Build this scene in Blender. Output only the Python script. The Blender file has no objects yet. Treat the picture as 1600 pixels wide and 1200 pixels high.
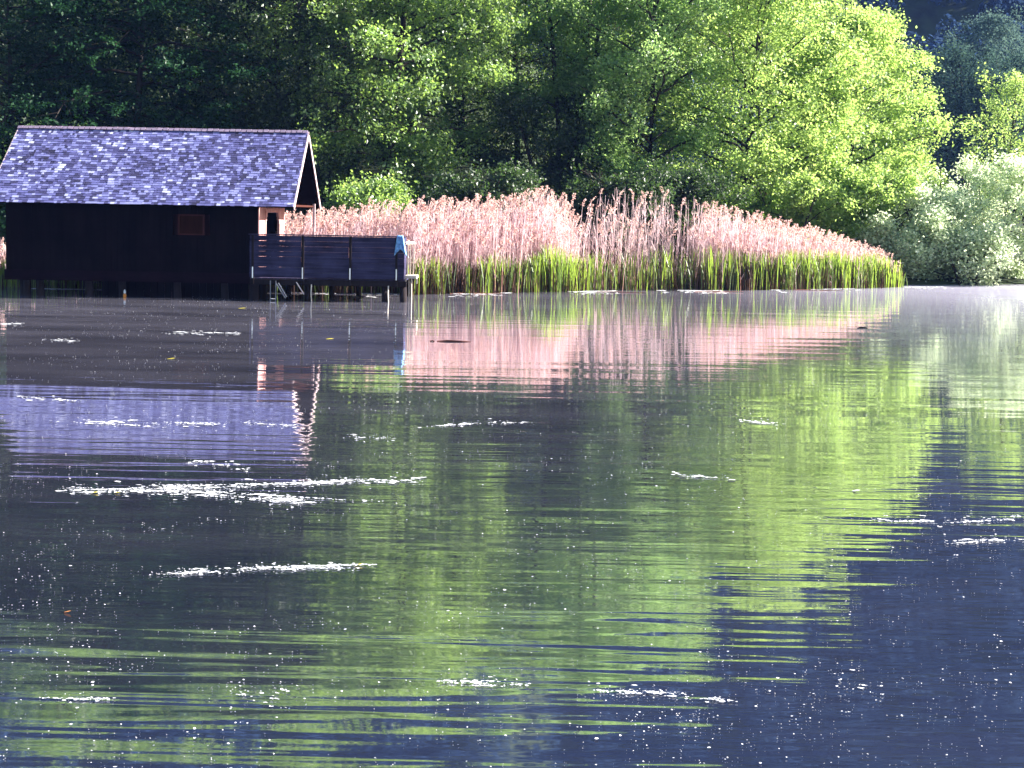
import bpy, math, random
import numpy as np
from mathutils import Vector, Matrix, Euler
from mathutils import noise as mnoise
R = math.radians
random.seed(5)
S = bpy.context.scene
C = S.collection

# ------------------------------------------------------------------ camera
F = 1800.0                      # focal length in photograph pixels (1600 wide)
CAM = Vector((0, 0, 2.25))
ROT = Matrix.Rotation(R(90 - 3), 3, 'X') @ Matrix.Rotation(R(1.0), 3, 'Z')
AXY = 430.0
cd = bpy.data.cameras.new('camera')
cam = bpy.data.objects.new('camera', cd); C.objects.link(cam)
cam.location = CAM; cam.rotation_euler = ROT.to_euler()
cd.sensor_width = 36; cd.lens = 36 * F / 1600
cd.shift_y = -(600 - AXY) / 1600
cd.clip_start = 0.1; cd.clip_end = 3000
S.camera = cam

# ------------------------------------------------------------------ light
SUN_AZ, SUN_EL = R(84), R(23.5)
w = bpy.data.worlds.new('World'); S.world = w; w.use_nodes = True
nt = w.node_tree; nt.nodes.clear()
sky = nt.nodes.new('ShaderNodeTexSky'); sky.sky_type = 'NISHITA'; sky.sun_disc = False
sky.sun_elevation = SUN_EL; sky.sun_rotation = SUN_AZ
bg = nt.nodes.new('ShaderNodeBackground'); bg.inputs[1].default_value = 0.05
wo = nt.nodes.new('ShaderNodeOutputWorld')
nt.links.new(sky.outputs[0], bg.inputs[0]); nt.links.new(bg.outputs[0], wo.inputs[0])
sd = bpy.data.lights.new('sun', 'SUN'); sd.energy = 5.0; sd.angle = R(0.5); sd.color = (1, .95, .86)
so = bpy.data.objects.new('sun', sd); C.objects.link(so)
sdir = Vector((math.sin(SUN_AZ) * math.cos(SUN_EL), math.cos(SUN_AZ) * math.cos(SUN_EL), math.sin(SUN_EL)))
so.rotation_euler = sdir.to_track_quat('Z', 'Y').to_euler(); so.location = sdir * 60
S.view_settings.view_transform = 'Standard'; S.view_settings.look = 'None'
S.view_settings.exposure = 2.55; S.view_settings.gamma = 1; S.view_settings.use_curve_mapping = False
S.render.engine = 'CYCLES'
S.cycles.caustics_reflective = False; S.cycles.caustics_refractive = False
S.cycles.max_bounces = 8; S.cycles.transparent_max_bounces = 8; S.cycles.volume_bounces = 0

def at(px, py, Y):
    """world point seen at photograph pixel (px,py) at distance Y"""
    d = ROT @ Vector(((px - 800) / F, -(py - AXY) / F, -1))
    return CAM + d * (Y / d.y)
def onwater(px, py):
    d = ROT @ Vector(((px - 800) / F, -(py - AXY) / F, -1))
    return CAM + d * (-CAM.z / d.z)

# ------------------------------------------------------------------ helpers
def tag(o, label=None, cat=None, group=None, kind=None):
    if label: o['label'] = label
    if cat: o['category'] = cat
    if group: o['group'] = group
    if kind: o['kind'] = kind
    return o
def empty(name, loc, label, cat, group=None):
    o = bpy.data.objects.new(name, None); C.objects.link(o); o.location = loc; o.empty_display_size = .3
    return tag(o, label, cat, group)
def link(name, me, mat, parent=None):
    o = bpy.data.objects.new(name, me); C.objects.link(o)
    if mat and not len(me.materials): me.materials.append(mat)
    if parent: o.parent = parent
    return o
def np_mesh(name, V, Q, tone=None, smooth=False):
    """V (n,3), Q (m,k) all faces with k corners"""
    V = np.asarray(V, dtype=np.float32); Q = np.asarray(Q, dtype=np.int32)
    me = bpy.data.meshes.new(name); m, k = Q.shape
    me.vertices.add(len(V)); me.vertices.foreach_set('co', V.ravel())
    me.loops.add(m * k); me.loops.foreach_set('vertex_index', Q.ravel())
    me.polygons.add(m); me.polygons.foreach_set('loop_start', np.arange(0, m * k, k, dtype=np.int32))
    me.polygons.foreach_set('loop_total', np.full(m, k, dtype=np.int32))
    me.update(calc_edges=True)
    if tone is not None:
        a = me.attributes.new('tone', 'FLOAT', 'FACE'); a.data.foreach_set('value', np.asarray(tone, dtype=np.float32))
    me.polygons.foreach_set('use_smooth', np.full(m, bool(smooth)))
    return me
class MB:
    """collects boxes / tubes as quads"""
    def __init__(s): s.v = []; s.f = []; s.t = []
    def box(s, lo, hi, M=None, tone=0, taper=None):
        b = len(s.v); x0, y0, z0 = lo; x1, y1, z1 = hi
        P = [(x0,y0,z0),(x1,y0,z0),(x1,y1,z0),(x0,y1,z0),(x0,y0,z1),(x1,y0,z1),(x1,y1,z1),(x0,y1,z1)]
        if M is not None: P = [tuple(M @ Vector(p)) for p in P]
        s.v += P
        for q in ((0,3,2,1),(4,5,6,7),(0,1,5,4),(1,2,6,5),(2,3,7,6),(3,0,4,7)):
            s.f.append([b + i for i in q]); s.t.append(tone)
        return s
    def tube(s, pts, rad, n=6, tone=0, cap=True):
        pts = [Vector(p) for p in pts]
        b = len(s.v)
        for i, p in enumerate(pts):
            d = (pts[min(i+1, len(pts)-1)] - pts[max(i-1, 0)]).normalized()
            a = d.cross(Vector((0, 0, 1)));
            if a.length < .05: a = d.cross(Vector((1, 0, 0)))
            a.normalize(); c = d.cross(a)
            r = rad[i] if hasattr(rad, '__len__') else rad
            for k in range(n):
                t = 2 * math.pi * k / n
                s.v.append(tuple(p + a * (math.cos(t) * r) + c * (math.sin(t) * r)))
        for i in range(len(pts) - 1):
            for k in range(n):
                k2 = (k + 1) % n
                s.f.append([b+i*n+k, b+i*n+k2, b+(i+1)*n+k2, b+(i+1)*n+k]); s.t.append(tone)
        if cap and n in (4, 6):
            for o_, fl in ((b, 1), (b + (len(pts)-1)*n, 0)):
                if n == 4: s.f.append([o_, o_+1, o_+2, o_+3])
                else:
                    s.f.append([o_, o_+1, o_+2, o_+3]); s.t.append(tone); s.f.append([o_, o_+3, o_+4, o_+5])
                s.t.append(tone)
        return s
    def mesh(s, name, smooth=False): return np_mesh(name, s.v, s.f, s.t, smooth)
    def build(s, name, mat, parent=None, smooth=False): return link(name, s.mesh(name, smooth), mat, parent)

# ------------------------------------------------------------------ materials
def newmat(name):
    m = bpy.data.materials.new(name); m.use_nodes = True
    n = m.node_tree.nodes; n.clear(); return m, n, m.node_tree.links
def ramp(n, stops):
    r = n.new('ShaderNodeValToRGB'); e = r.color_ramp.elements
    while len(e) < len(stops): e.new(.5)
    for i, (p, c) in enumerate(stops): e[i].position = p; e[i].color = (*c, 1)
    return r
def wood(name, c0, c1, scale=(2, 2, 20), rough=.8, spec=.3, bump=.4, tonev=0.):
    """procedural wood: streaks stretched along a direction, plus blotches"""
    m, n, L = newmat(name)
    tc = n.new('ShaderNodeTexCoord'); mp = n.new('ShaderNodeMapping'); mp.inputs['Scale'].default_value = scale
    oi = n.new('ShaderNodeObjectInfo'); L.new(tc.outputs['Object'], mp.inputs[0])
    ad = n.new('ShaderNodeVectorMath'); ad.operation = 'ADD'
    sc = n.new('ShaderNodeMath'); sc.operation = 'MULTIPLY'; sc.inputs[1].default_value = 17
    L.new(oi.outputs['Random'], sc.inputs[0]); L.new(mp.outputs[0], ad.inputs[0]); L.new(sc.outputs[0], ad.inputs[1])
    nz = n.new('ShaderNodeTexNoise'); nz.inputs['Scale'].default_value = 1.5; nz.inputs['Detail'].default_value = 6
    L.new(ad.outputs[0], nz.inputs[0])
    n2 = n.new('ShaderNodeTexNoise'); n2.inputs['Scale'].default_value = 1.7; n2.inputs['Detail'].default_value = 4
    L.new(tc.outputs['Object'], n2.inputs[0])
    mx = n.new('ShaderNodeMath'); mx.operation = 'MULTIPLY_ADD'; mx.inputs[1].default_value = .55
    L.new(n2.outputs[0], mx.inputs[0])
    m3 = n.new('ShaderNodeMath'); m3.operation = 'MULTIPLY'; m3.inputs[1].default_value = .5
    L.new(nz.outputs[0], m3.inputs[0]); L.new(m3.outputs[0], mx.inputs[2])
    rp = ramp(n, [(.3, c0), (.7, c1)]); L.new(mx.outputs[0], rp.inputs[0])
    p = n.new('ShaderNodeBsdfPrincipled'); p.inputs['Roughness'].default_value = rough
    p.inputs['Specular IOR Level'].default_value = spec
    L.new(rp.outputs[0], p.inputs['Base Color'])
    b = n.new('ShaderNodeBump'); b.inputs['Strength'].default_value = bump; b.inputs['Distance'].default_value = .01
    L.new(nz.outputs[0], b.inputs['Height']); L.new(b.outputs[0], p.inputs['Normal'])
    o = n.new('ShaderNodeOutputMaterial'); L.new(p.outputs[0], o.inputs[0])
    return m
def leafmat(name, dark, light, trans, tfac=.45, gloss=.0, rough=.45):
    """leaf: per-leaf tone, diffuse + translucent + faint gloss"""
    m, n, L = newmat(name)
    a = n.new('ShaderNodeAttribute'); a.attribute_name = 'tone'
    rp = ramp(n, [(0, dark), (1, light)]); L.new(a.outputs['Fac'], rp.inputs[0])
    hs = ramp(n, [(0, tuple(c * .6 for c in trans)), (1, tuple(min(1, c * 1.15) for c in trans))]); L.new(a.outputs['Fac'], hs.inputs[0])
    d = n.new('ShaderNodeBsdfDiffuse'); L.new(rp.outputs[0], d.inputs[0])
    t = n.new('ShaderNodeBsdfTranslucent'); L.new(hs.outputs[0], t.inputs[0])
    x = n.new('ShaderNodeMixShader'); x.inputs[0].default_value = tfac
    L.new(d.outputs[0], x.inputs[1]); L.new(t.outputs[0], x.inputs[2])
    o = n.new('ShaderNodeOutputMaterial')
    if gloss:
        g = n.new('ShaderNodeBsdfGlossy'); g.inputs[0].default_value = (1, 1, 1, 1); g.inputs['Roughness'].default_value = rough
        y = n.new('ShaderNodeMixShader'); y.inputs[0].default_value = gloss
        L.new(x.outputs[0], y.inputs[1]); L.new(g.outputs[0], y.inputs[2]); L.new(y.outputs[0], o.inputs[0])
    else: L.new(x.outputs[0], o.inputs[0])
    return m
def plain(name, col, rough=.7, metal=0., spec=.4, var=.15, scale=8):
    m, n, L = newmat(name)
    tc = n.new('ShaderNodeTexCoord'); nz = n.new('ShaderNodeTexNoise'); nz.inputs['Scale'].default_value = scale; nz.inputs['Detail'].default_value = 5
    L.new(tc.outputs['Object'], nz.inputs[0])
    rp = ramp(n, [(.3, tuple(c * (1 - var) for c in col)), (.7, tuple(min(1, c * (1 + var)) for c in col))]); L.new(nz.outputs[0], rp.inputs[0])
    p = n.new('ShaderNodeBsdfPrincipled'); L.new(rp.outputs[0], p.inputs['Base Color'])
    p.inputs['Roughness'].default_value = rough; p.inputs['Metallic'].default_value = metal; p.inputs['Specular IOR Level'].default_value = spec
    o = n.new('ShaderNodeOutputMaterial'); L.new(p.outputs[0], o.inputs[0]); return m

M = {}
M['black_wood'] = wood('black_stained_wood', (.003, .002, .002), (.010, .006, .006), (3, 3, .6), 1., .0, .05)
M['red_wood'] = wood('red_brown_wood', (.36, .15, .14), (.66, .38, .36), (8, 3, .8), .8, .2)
M['dark_red'] = wood('shaded_red_wood', (.03, .007, .005), (.06, .015, .01), (8, 3, .8), .85, .15)
M['rail_wood'] = wood('weathered_dark_boards', (.007, .005, .014), (.06, .055, .12), (.8, 3, 14), .85, .1, .12)
M['pile_wood'] = wood('wet_pile_wood', (.006, .004, .005), (.022, .016, .018), (10, 10, .8), .8, .1)
M['sill'] = wood('dark_sill_beam', (.006, .003, .004), (.014, .006, .008), (3, 3, 8), .95, .0, .1)
M['ridge'] = wood('ridge_tile_wood', (.10, .08, .12), (.26, .2, .28), (6, 6, 6), .8, .1)
M['trim'] = wood('pale_verge_board', (.3, .22, .24), (.6, .48, .5), (6, 6, 6), .8, .2)
M['pale_wood'] = wood('pale_new_wood', (.5, .42, .34), (.75, .66, .55), (10, 10, 2), .7, .3)
M['metal'] = plain('galvanised_metal', (.7, .7, .74), .35, .7)
M['shutter'] = wood('brown_shutter', (.016, .005, .002), (.034, .011, .004), (8, 3, 1), .95, .0)
M['towel'] = plain('blue_towel', (.22, .42, .95), .95, 0, .1, .5, 18)
M['bark'] = wood('tree_bark', (.012, .010, .009), (.05, .042, .036), (6, 6, 1), .95, .1)
M['alder'] = leafmat('spring_green_leaf', (.09, .17, .03), (.24, .36, .10), (.56, .76, .19), .55, .04)
M['alder_cool'] = leafmat('fresh_cool_green_leaf', (.06, .14, .03), (.20, .33, .10), (.44, .66, .20), .52, .05)
M['mid'] = leafmat('mid_green_leaf', (.045, .10, .02), (.15, .26, .06), (.40, .60, .12), .5, .06)
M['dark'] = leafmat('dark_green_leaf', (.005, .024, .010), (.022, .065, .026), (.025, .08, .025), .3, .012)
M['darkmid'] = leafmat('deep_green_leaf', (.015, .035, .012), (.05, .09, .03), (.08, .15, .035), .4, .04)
M['willow'] = leafmat('grey_willow_leaf', (.30, .42, .20), (.70, .80, .56), (.80, .92, .60), .6, .05)
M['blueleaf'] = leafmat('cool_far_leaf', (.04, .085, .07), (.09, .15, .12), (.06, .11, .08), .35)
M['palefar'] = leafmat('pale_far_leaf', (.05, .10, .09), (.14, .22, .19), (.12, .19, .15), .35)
M['far'] = leafmat('haze_tinted_leaf', (.022, .050, .11), (.055, .10, .21), (.04, .07, .12), .3)  # blue of the distant haze put into the forest leaf colour
M['dry'] = leafmat('dry_reed', (.42, .20, .15), (.84, .68, .74), (.80, .60, .64), .4)
M['litter'] = leafmat('brown_reed_litter', (.03, .018, .014), (.13, .08, .06), (.08, .045, .03), .25)
M['plume'] = leafmat('reed_plume', (.46, .28, .24), (.84, .64, .60), (.8, .55, .5), .45)
M['green'] = leafmat('young_reed_blade', (.02, .045, .012), (.22, .34, .05), (.38, .54, .07), .45, .03)
M['foam'] = plain('pale_pollen_fluff', (.85, .85, .88), .9, 0, .1, .08, 30)
M['yellow'] = plain('yellow_leaf', (.75, .62, .05), .6, 0, .3)
M['orange'] = plain('orange_float', (.8, .3, .05), .5)

# shingles
m, n, L = newmat('weathered_shingle'); M['shingle'] = m
a = n.new('ShaderNodeAttribute'); a.attribute_name = 'tone'; oi = n.new('ShaderNodeObjectInfo')
ad = n.new('ShaderNodeMath'); ad.operation = 'ADD'; L.new(a.outputs['Fac'], ad.inputs[0]); L.new(oi.outputs['Random'], ad.inputs[1])
fr = n.new('ShaderNodeMath'); fr.operation = 'FRACT'; L.new(ad.outputs[0], fr.inputs[0])
ge = n.new('ShaderNodeNewGeometry'); nz = n.new('ShaderNodeTexNoise'); nz.inputs['Scale'].default_value = .8; nz.inputs['Detail'].default_value = 5
L.new(ge.outputs['Position'], nz.inputs[0])
mul = n.new('ShaderNodeMath'); mul.operation = 'MULTIPLY_ADD'; mul.inputs[1].default_value = .75; mul.inputs[2].default_value = -.29
L.new(nz.outputs[0], mul.inputs[0])
sm = n.new('ShaderNodeMath'); sm.operation = 'ADD'; fs = n.new('ShaderNodeMath'); fs.operation = 'MULTIPLY_ADD'; fs.inputs[1].default_value = .85; fs.inputs[2].default_value = .0; L.new(fr.outputs[0], fs.inputs[0]); L.new(fs.outputs[0], sm.inputs[0]); L.new(mul.outputs[0], sm.inputs[1])
rp = ramp(n, [(0, (.03, .026, .06)), (.3, (.08, .075, .20)), (.62, (.16, .16, .40)), (.85, (.3, .31, .6)), (1, (.65, .66, .82))]); L.new(sm.outputs[0], rp.inputs[0])
n2 = n.new('ShaderNodeTexNoise'); n2.inputs['Scale'].default_value = 30; n2.inputs['Detail'].default_value = 4; L.new(ge.outputs['Position'], n2.inputs[0])
p = n.new('ShaderNodeBsdfPrincipled'); p.inputs['Roughness'].default_value = .6; p.inputs['Specular IOR Level'].default_value = .35
mm = n.new('ShaderNodeMix'); mm.data_type = 'RGBA'; mm.blend_type = 'MULTIPLY'; mm.inputs[0].default_value = .5
L.new(rp.outputs[0], mm.inputs[6]); L.new(n2.outputs[0], mm.inputs[7]); 
L.new(mm.outputs[2], p.inputs['Base Color'])
b = n.new('ShaderNodeBump'); b.inputs['Strength'].default_value = .5; b.inputs['Distance'].default_value = .006
L.new(n2.outputs[0], b.inputs['Height']); L.new(b.outputs[0], p.inputs['Normal'])
o = n.new('ShaderNodeOutputMaterial'); L.new(p.outputs[0], o.inputs[0])

# forest floor
m, n, L = newmat('forest_floor'); M['ground'] = m
ge = n.new('ShaderNodeNewGeometry'); nz = n.new('ShaderNodeTexNoise'); nz.inputs['Scale'].default_value = .35; nz.inputs['Detail'].default_value = 8
L.new(ge.outputs['Position'], nz.inputs[0])
rp = ramp(n, [(.3, (.014, .018, .012)), (.6, (.03, .045, .018)), (.8, (.05, .04, .025))]); L.new(nz.outputs[0], rp.inputs[0])
p = n.new('ShaderNodeBsdfPrincipled'); p.inputs['Roughness'].default_value = .95; p.inputs['Specular IOR Level'].default_value = .1; L.new(rp.outputs[0], p.inputs['Base Color'])
b = n.new('ShaderNodeBump'); b.inputs['Distance'].default_value = .3; L.new(nz.outputs[0], b.inputs['Height']); L.new(b.outputs[0], p.inputs['Normal'])
o = n.new('ShaderNodeOutputMaterial'); L.new(p.outputs[0], o.inputs[0])

# lake
m, n, L = newmat('lake_water'); M['water'] = m
ge = n.new('ShaderNodeNewGeometry')
def nmap(scale, rotz, nscale, detail, rough=.5, dist=0.):
    mp = n.new('ShaderNodeMapping'); mp.inputs['Scale'].default_value = scale; mp.inputs['Rotation'].default_value = (0, 0, rotz)
    L.new(ge.outputs['Position'], mp.inputs[0])
    t = n.new('ShaderNodeTexNoise'); t.inputs['Scale'].default_value = nscale; t.inputs['Detail'].default_value = detail
    t.inputs['Roughness'].default_value = rough; t.inputs['Distortion'].default_value = dist
    L.new(mp.outputs[0], t.inputs[0]); return t
def math_(op, *a):
    q = n.new('ShaderNodeMath'); q.operation = op
    for i, v in enumerate(a):
        if isinstance(v, (int, float)): q.inputs[i].default_value = v
        else: L.new(v, q.inputs[i])
    return q.outputs[0]
def maprange(v, a0, a1, b0, b1):
    q = n.new('ShaderNodeMapRange'); q.inputs[1].default_value = a0; q.inputs[2].default_value = a1
    q.inputs[3].default_value = b0; q.inputs[4].default_value = b1; L.new(v, q.inputs[0]); return q.outputs[0]
sx = n.new('ShaderNodeSeparateXYZ'); L.new(ge.outputs['Position'], sx.inputs[0]); PY = sx.outputs[1]
r1 = nmap((.38, 5.0, 1), R(3), 1.0, 2, .5, .3).outputs[0]      # long crested ripples
r2 = nmap((.18, 1.5, 1), R(-4), 1.0, 2).outputs[0]           # slow swell
r3 = nmap((3., 12., 1), R(8), 1.0, 2).outputs[0]             # fine wrinkles
patch = maprange(nmap((.05, .16, 1), 0, 1.0, 3).outputs[0], .38, .66, .15, 1.0)
near = maprange(PY, 4, 13, 1.0, .26)
h = math_('MULTIPLY', math_('MULTIPLY', r1, patch), near)
h = math_('ADD', h, math_('MULTIPLY', r2, .5))
h = math_('ADD', h, math_('MULTIPLY', math_('MULTIPLY', r3, patch), .05))
bp = n.new('ShaderNodeBump'); bp.inputs['Strength'].default_value = 1.0; bp.inputs['Distance'].default_value = .017
L.new(h, bp.inputs['Height'])
gl = n.new('ShaderNodeBsdfGlossy'); gl.inputs[0].default_value = (.97, .97, 1, 1); gl.inputs['Roughness'].default_value = .035
L.new(bp.outputs[0], gl.inputs['Normal'])
body = n.new('ShaderNodeBsdfDiffuse'); body.inputs[0].default_value = (.010, .014, .030, 1)
lw = n.new('ShaderNodeLayerWeight'); lw.inputs[0].default_value = .5
# facing: 0 when looking straight down, 1 at grazing
fres = maprange(math_('POWER', lw.outputs['Facing'], 2.5), 0, 1, .48, .97)
x1 = n.new('ShaderNodeMixShader'); L.new(fres, x1.inputs[0]); L.new(body.outputs[0], x1.inputs[1]); L.new(gl.outputs[0], x1.inputs[2])
# pollen film, denser towards the far shore, drifting in patches; extra on the right paints in pale glare
film_and_glare = n.new('ShaderNodeBsdfDiffuse'); film_and_glare.inputs[0].default_value = (.50, .47, .58, 1)
fn = nmap((.25, 1.2, 1), 0, 1.0, 6, .65).outputs[0]
ff = math_('ADD', math_('MULTIPLY', maprange(sx.outputs[0], 5, 18, 0, .42), maprange(PY, 16, 36, 0, 1)), math_('MULTIPLY', maprange(fn, .35, .75, .35, 1.0), maprange(PY, 6, 33, .016, .12)))
x2 = n.new('ShaderNodeMixShader'); L.new(ff, x2.inputs[0]); L.new(x1.outputs[0], x2.inputs[1]); L.new(film_and_glare.outputs[0], x2.inputs[2])
o = n.new('ShaderNodeOutputMaterial'); L.new(x2.outputs[0], o.inputs[0])

# ------------------------------------------------------------------ terrain and lake
def shore(X):                       # front edge of the reeds / bank, as Y
    wob = .22 * mnoise.noise(Vector((X * .9, 3, 0))) + .12 * mnoise.noise(Vector((X * 2.7, 8, 0)))
    if X < -2.9: return 31.9 - .1 * min(1.5, (-2.9 - X) * .3) + wob
    return 31.9 + .45 * (X + 2.9) + .25 * math.sin(X * .55) + wob
def sstep(a, b, x):
    t = min(1, max(0, (x - a) / (b - a))); return t * t * (3 - 2 * t)
def ground(X, Y):
    d = Y - shore(max(-60, min(X, 40))) - 1.4
    z = -1.6 + 1.75 * sstep(-4, .6, d)
    if d > 0:
        left = 1 - sstep(-6, 14, X)
        z += .30 * max(0, min(d, 120) - 3) * left + .05 * min(d, 60) * (1 - left)
        hy = max(0, Y - 150)
        z += 460 * (1 - math.exp(-hy * 1.4 / 460)) if hy > 0 else 0
        z += min(110, .9 * max(0, X - 140)) * sstep(200, 280, Y)  # unseen spur on the right, added to shade the far hillside
        z += 2.0 * mnoise.noise(Vector((X * .03, Y * .03, 0))) * sstep(20, 120, d)
    return z
xs = list(np.concatenate([np.arange(-238, -40, 18), np.arange(-40, 40, 1.6), np.arange(40, 470, 18)]))
ys = list(np.concatenate([np.arange(-80, 26, 12), np.arange(26, 60, 1.0), np.arange(60, 480, 12)]))
V = [(x, y, ground(x, y)) for y in ys for x in xs]
nx = len(xs)
Q = [(j*nx+i, j*nx+i+1, (j+1)*nx+i+1, (j+1)*nx+i) for j in range(len(ys)-1) for i in range(nx-1)]
o = link('ground', np_mesh('ground', V, Q, smooth=True), M['ground']); tag(o, 'dark wooded bank and steep hillside behind the lake', kind='structure')
o = link('lake_water', np_mesh('lake_water', [(-230, -78, 0), (440, -78, 0), (440, 60, 0), (-230, 60, 0)], [(0, 1, 2, 3)]), M['water'])
tag(o, 'calm lake with long ripples and green and blue reflections', kind='structure')

# ------------------------------------------------------------------ foliage machinery
def leaves_mesh(name, P, N, size, rng, tone=None, aspect=.62):
    """one bent diamond per leaf"""
    n_ = len(P)
    N = N / np.linalg.norm(N, axis=1, keepdims=True)
    A = rng.normal(size=(n_, 3)); A -= N * np.sum(A * N, axis=1, keepdims=True); A /= np.linalg.norm(A, axis=1, keepdims=True)
    B = np.cross(N, A)
    s = (size * rng.uniform(.65, 1.3, n_))[:, None]
    V = np.empty((n_, 4, 3))
    V[:, 0] = P - A * s * .5; V[:, 2] = P + A * s * .5
    V[:, 1] = P + B * s * .5 * aspect + N * s * .08; V[:, 3] = P - B * s * .5 * aspect + N * s * .08
    Q = np.arange(n_ * 4).reshape(n_, 4)
    if tone is None: tone = rng.random(n_)
    return np_mesh(name, V.reshape(-1, 3), Q, tone)

def tree(name, label, cat, x, y, h, r, base=.15, mat='alder', n_leaf=24000, leaf=.12, limbs=20, lean=(0, 0),
         seed=0, droop=.1, up=.35, group=None, trunk_r=None, flat=.5, spray=.75, profile=.5, tilt=.95, holes=.0, stems=1):
    rng = np.random.default_rng(seed); rr = random.Random(seed)
    z0 = ground(x, y) - .15
    root = empty(name, (x, y, z0), label, cat, group)
    wood_ = MB(); br = MB(); sprays = []
    tr = trunk_r or h * .010
    limbs = int(limbs * 1.4)
    for st in range(stems):
        sa = rr.uniform(0, 6.28); off = Vector((math.cos(sa), math.sin(sa), 0)) * (0 if stems == 1 else .25)
        ln = Vector((lean[0], lean[1], 0)) + (off * (1.2 * r / 2.2 / .25) if stems > 1 else Vector())
        path = []
        for k in range(9):
            t = k / 8
            path.append(off + Vector((ln.x * t ** 1.3 + math.sin(t * 5 + seed) * .14 * tr * 8, ln.y * t ** 1.3 + math.cos(t * 4 + seed) * .14 * tr * 8, h * .93 * t)))
        wood_.tube(path, [tr * (1.25 if k == 0 else 1) * (1 - .9 * k / 8) + .012 for k in range(9)], 6)
        def tp(t):
            f = min(7.999, max(0, t * 8)); i = int(f); return path[i].lerp(path[i+1], f - i)
        nl = max(4, limbs // stems)
        for k in range(nl):
            t = base + (1 - base) * ((k + rr.random()) / nl)
            ph = k * 2.4 + rr.uniform(-.5, .5)
            # crown profile: widest at 'profile'
            u = (t - base) / (1 - base + 1e-6)
            pw = math.sin(math.pi * min(1, max(0.02, (u ** (math.log(.5) / math.log(profile)) * .86 + .12)))) ** .7
            Lh = r * pw * rr.uniform(.72, 1.12) / (1 if stems == 1 else 1.5)
            a = tp(t * .93)
            el = up + .5 * u
            pts = [a]; d = Vector((math.cos(ph), math.sin(ph), 0))
            for j in range(1, 6):
                q = j / 5
                pts.append(a + d * (Lh * q) + Vector((0, 0, Lh * (math.tan(el) * q * .8 - droop * q * q * 1.6))) + Vector((rr.uniform(-.1, .1), rr.uniform(-.1, .1), rr.uniform(-.06, .06))) * Lh * .5)
            r0 = max(.014, tr * .55 * (1 - .7 * t))
            br.tube(pts, [r0 * (1 - .8 * j / 5) + .006 for j in range(6)], 4, cap=False)
            for j in range(1, 6):
                sprays.append(pts[j])
            for sbr in range(7):
                q = .2 + .8 * (sbr + rr.random()) / 7
                f = min(4.999, q * 5); i = int(f); s0 = pts[i].lerp(pts[i+1], f - i)
                side = 1 if sbr % 2 else -1
                a2 = ph + side * rr.uniform(.5, 1.25)
                l2 = Lh * rr.uniform(.25, .5) * (1.15 - q * .5)
                e2 = rr.uniform(-.15, .55)
                s1 = s0 + Vector((math.cos(a2) * l2, math.sin(a2) * l2, l2 * (e2 - droop)))
                mid = s0.lerp(s1, .5) + Vector((0, 0, .06 * l2))
                br.tube([s0, mid, s1], [r0 * .35 + .004, .008, .004], 3, cap=False)
                sprays += [mid, s1, s1 + (s1 - mid) * .5]
    sp = np.array([tuple(s) for s in sprays])
    sp = sp + rng.normal(0, .22, sp.shape) * spray
    if holes:
        keep = np.array([mnoise.noise(Vector((p[0] * .45 + seed, p[1] * .45, p[2] * .6))) > -.45 + holes for p in sp]); sp = sp[keep]
    ns = len(sp); per = max(6, n_leaf // ns)
    idx = np.repeat(np.arange(ns), per)
    rad = spray * rng.uniform(.55, 1.2, ns)
    stone = rng.normal(0, .24, ns)
    sn = rng.normal(0, .32, (ns, 3)); sn[:, 2] = 1
    n_ = len(idx)
    ang = rng.uniform(0, 2 * math.pi, n_); rd = np.sqrt(rng.random(n_)) * rad[idx]
    # a ragged star-ish rim so that a spray never reads as a disc
    rd *= .72 + .38 * np.sin(ang * rng.integers(2, 6, ns)[idx] + rng.uniform(0, 6, ns)[idx])
    off = np.stack([np.cos(ang) * rd, np.sin(ang) * rd, rng.normal(0, 1, n_) * flat * rad[idx] * .55], 1)
    nn = sn[idx]; off[:, 2] -= (off[:, 0] * nn[:, 0] + off[:, 1] * nn[:, 1])
    P = sp[idx] + off
    N = nn + rng.normal(0, tilt, (n_, 3))
    tone = np.clip(.5 + stone[idx] + rng.normal(0, .2, n_), 0, 1)
    link('trunk', wood_.mesh('trunk', True), M['bark'], root)
    link('branches', br.mesh('branches', True), M['bark'], root)
    link('crown', leaves_mesh('crown', P, N, leaf, rng, tone), M[mat], root)
    return root
def copy_tree(src, x, y, label, rz=0., sc=1., group=None):
    c = src.copy(); C.objects.link(c); c.location = (x, y, ground(x, y) - .2); c.rotation_euler = (0, 0, rz); c.scale = (sc, sc, sc)
    c['label'] = label
    if group: c['group'] = group
    for ch in src.children:
        d = ch.copy(); C.objects.link(d); d.parent = c
    return c
def X_(px, Y): return (px - 800) / F * Y

G = 'broadleaved trees along the far shore'
tree('alder_tree', 'broad alder with layered sprays, sunlit on its right edge, behind the boathouse gable', 'tree',
     X_(610, 43), 43, 15.5, 4.6, .06, 'mid', 70000, .14, 32, (.5, 0), 11, .14, .25, G, spray=.8, holes=.32)
tree('alder_tree', 'tall leafy tree with several upright stems, midway above the gap between the reed beds', 'tree',
     X_(885, 47), 47, 17.5, 3.6, .2, 'alder_cool', 46000, .14, 28, (.2, 0), 12, .05, .6, G, spray=.75, holes=.2, stems=3, trunk_r=.13)
tree('alder_tree', 'dark forked tree in half shade behind the centre of the right reed bed', 'tree',
     X_(1000, 45), 45, 15.5, 3.6, .12, 'alder_cool', 46000, .13, 26, (.7, 0), 13, .05, .5, G, spray=.7, holes=.26)
tree('alder_tree', 'wide bright green tree with a thick limb leaning to the right', 'tree',
     X_(1150, 46), 46, 12.9, 4.4, .1, 'alder', 62000, .135, 30, (1.2, 0), 14, .06, .45, G, spray=.75, holes=.22)
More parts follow.
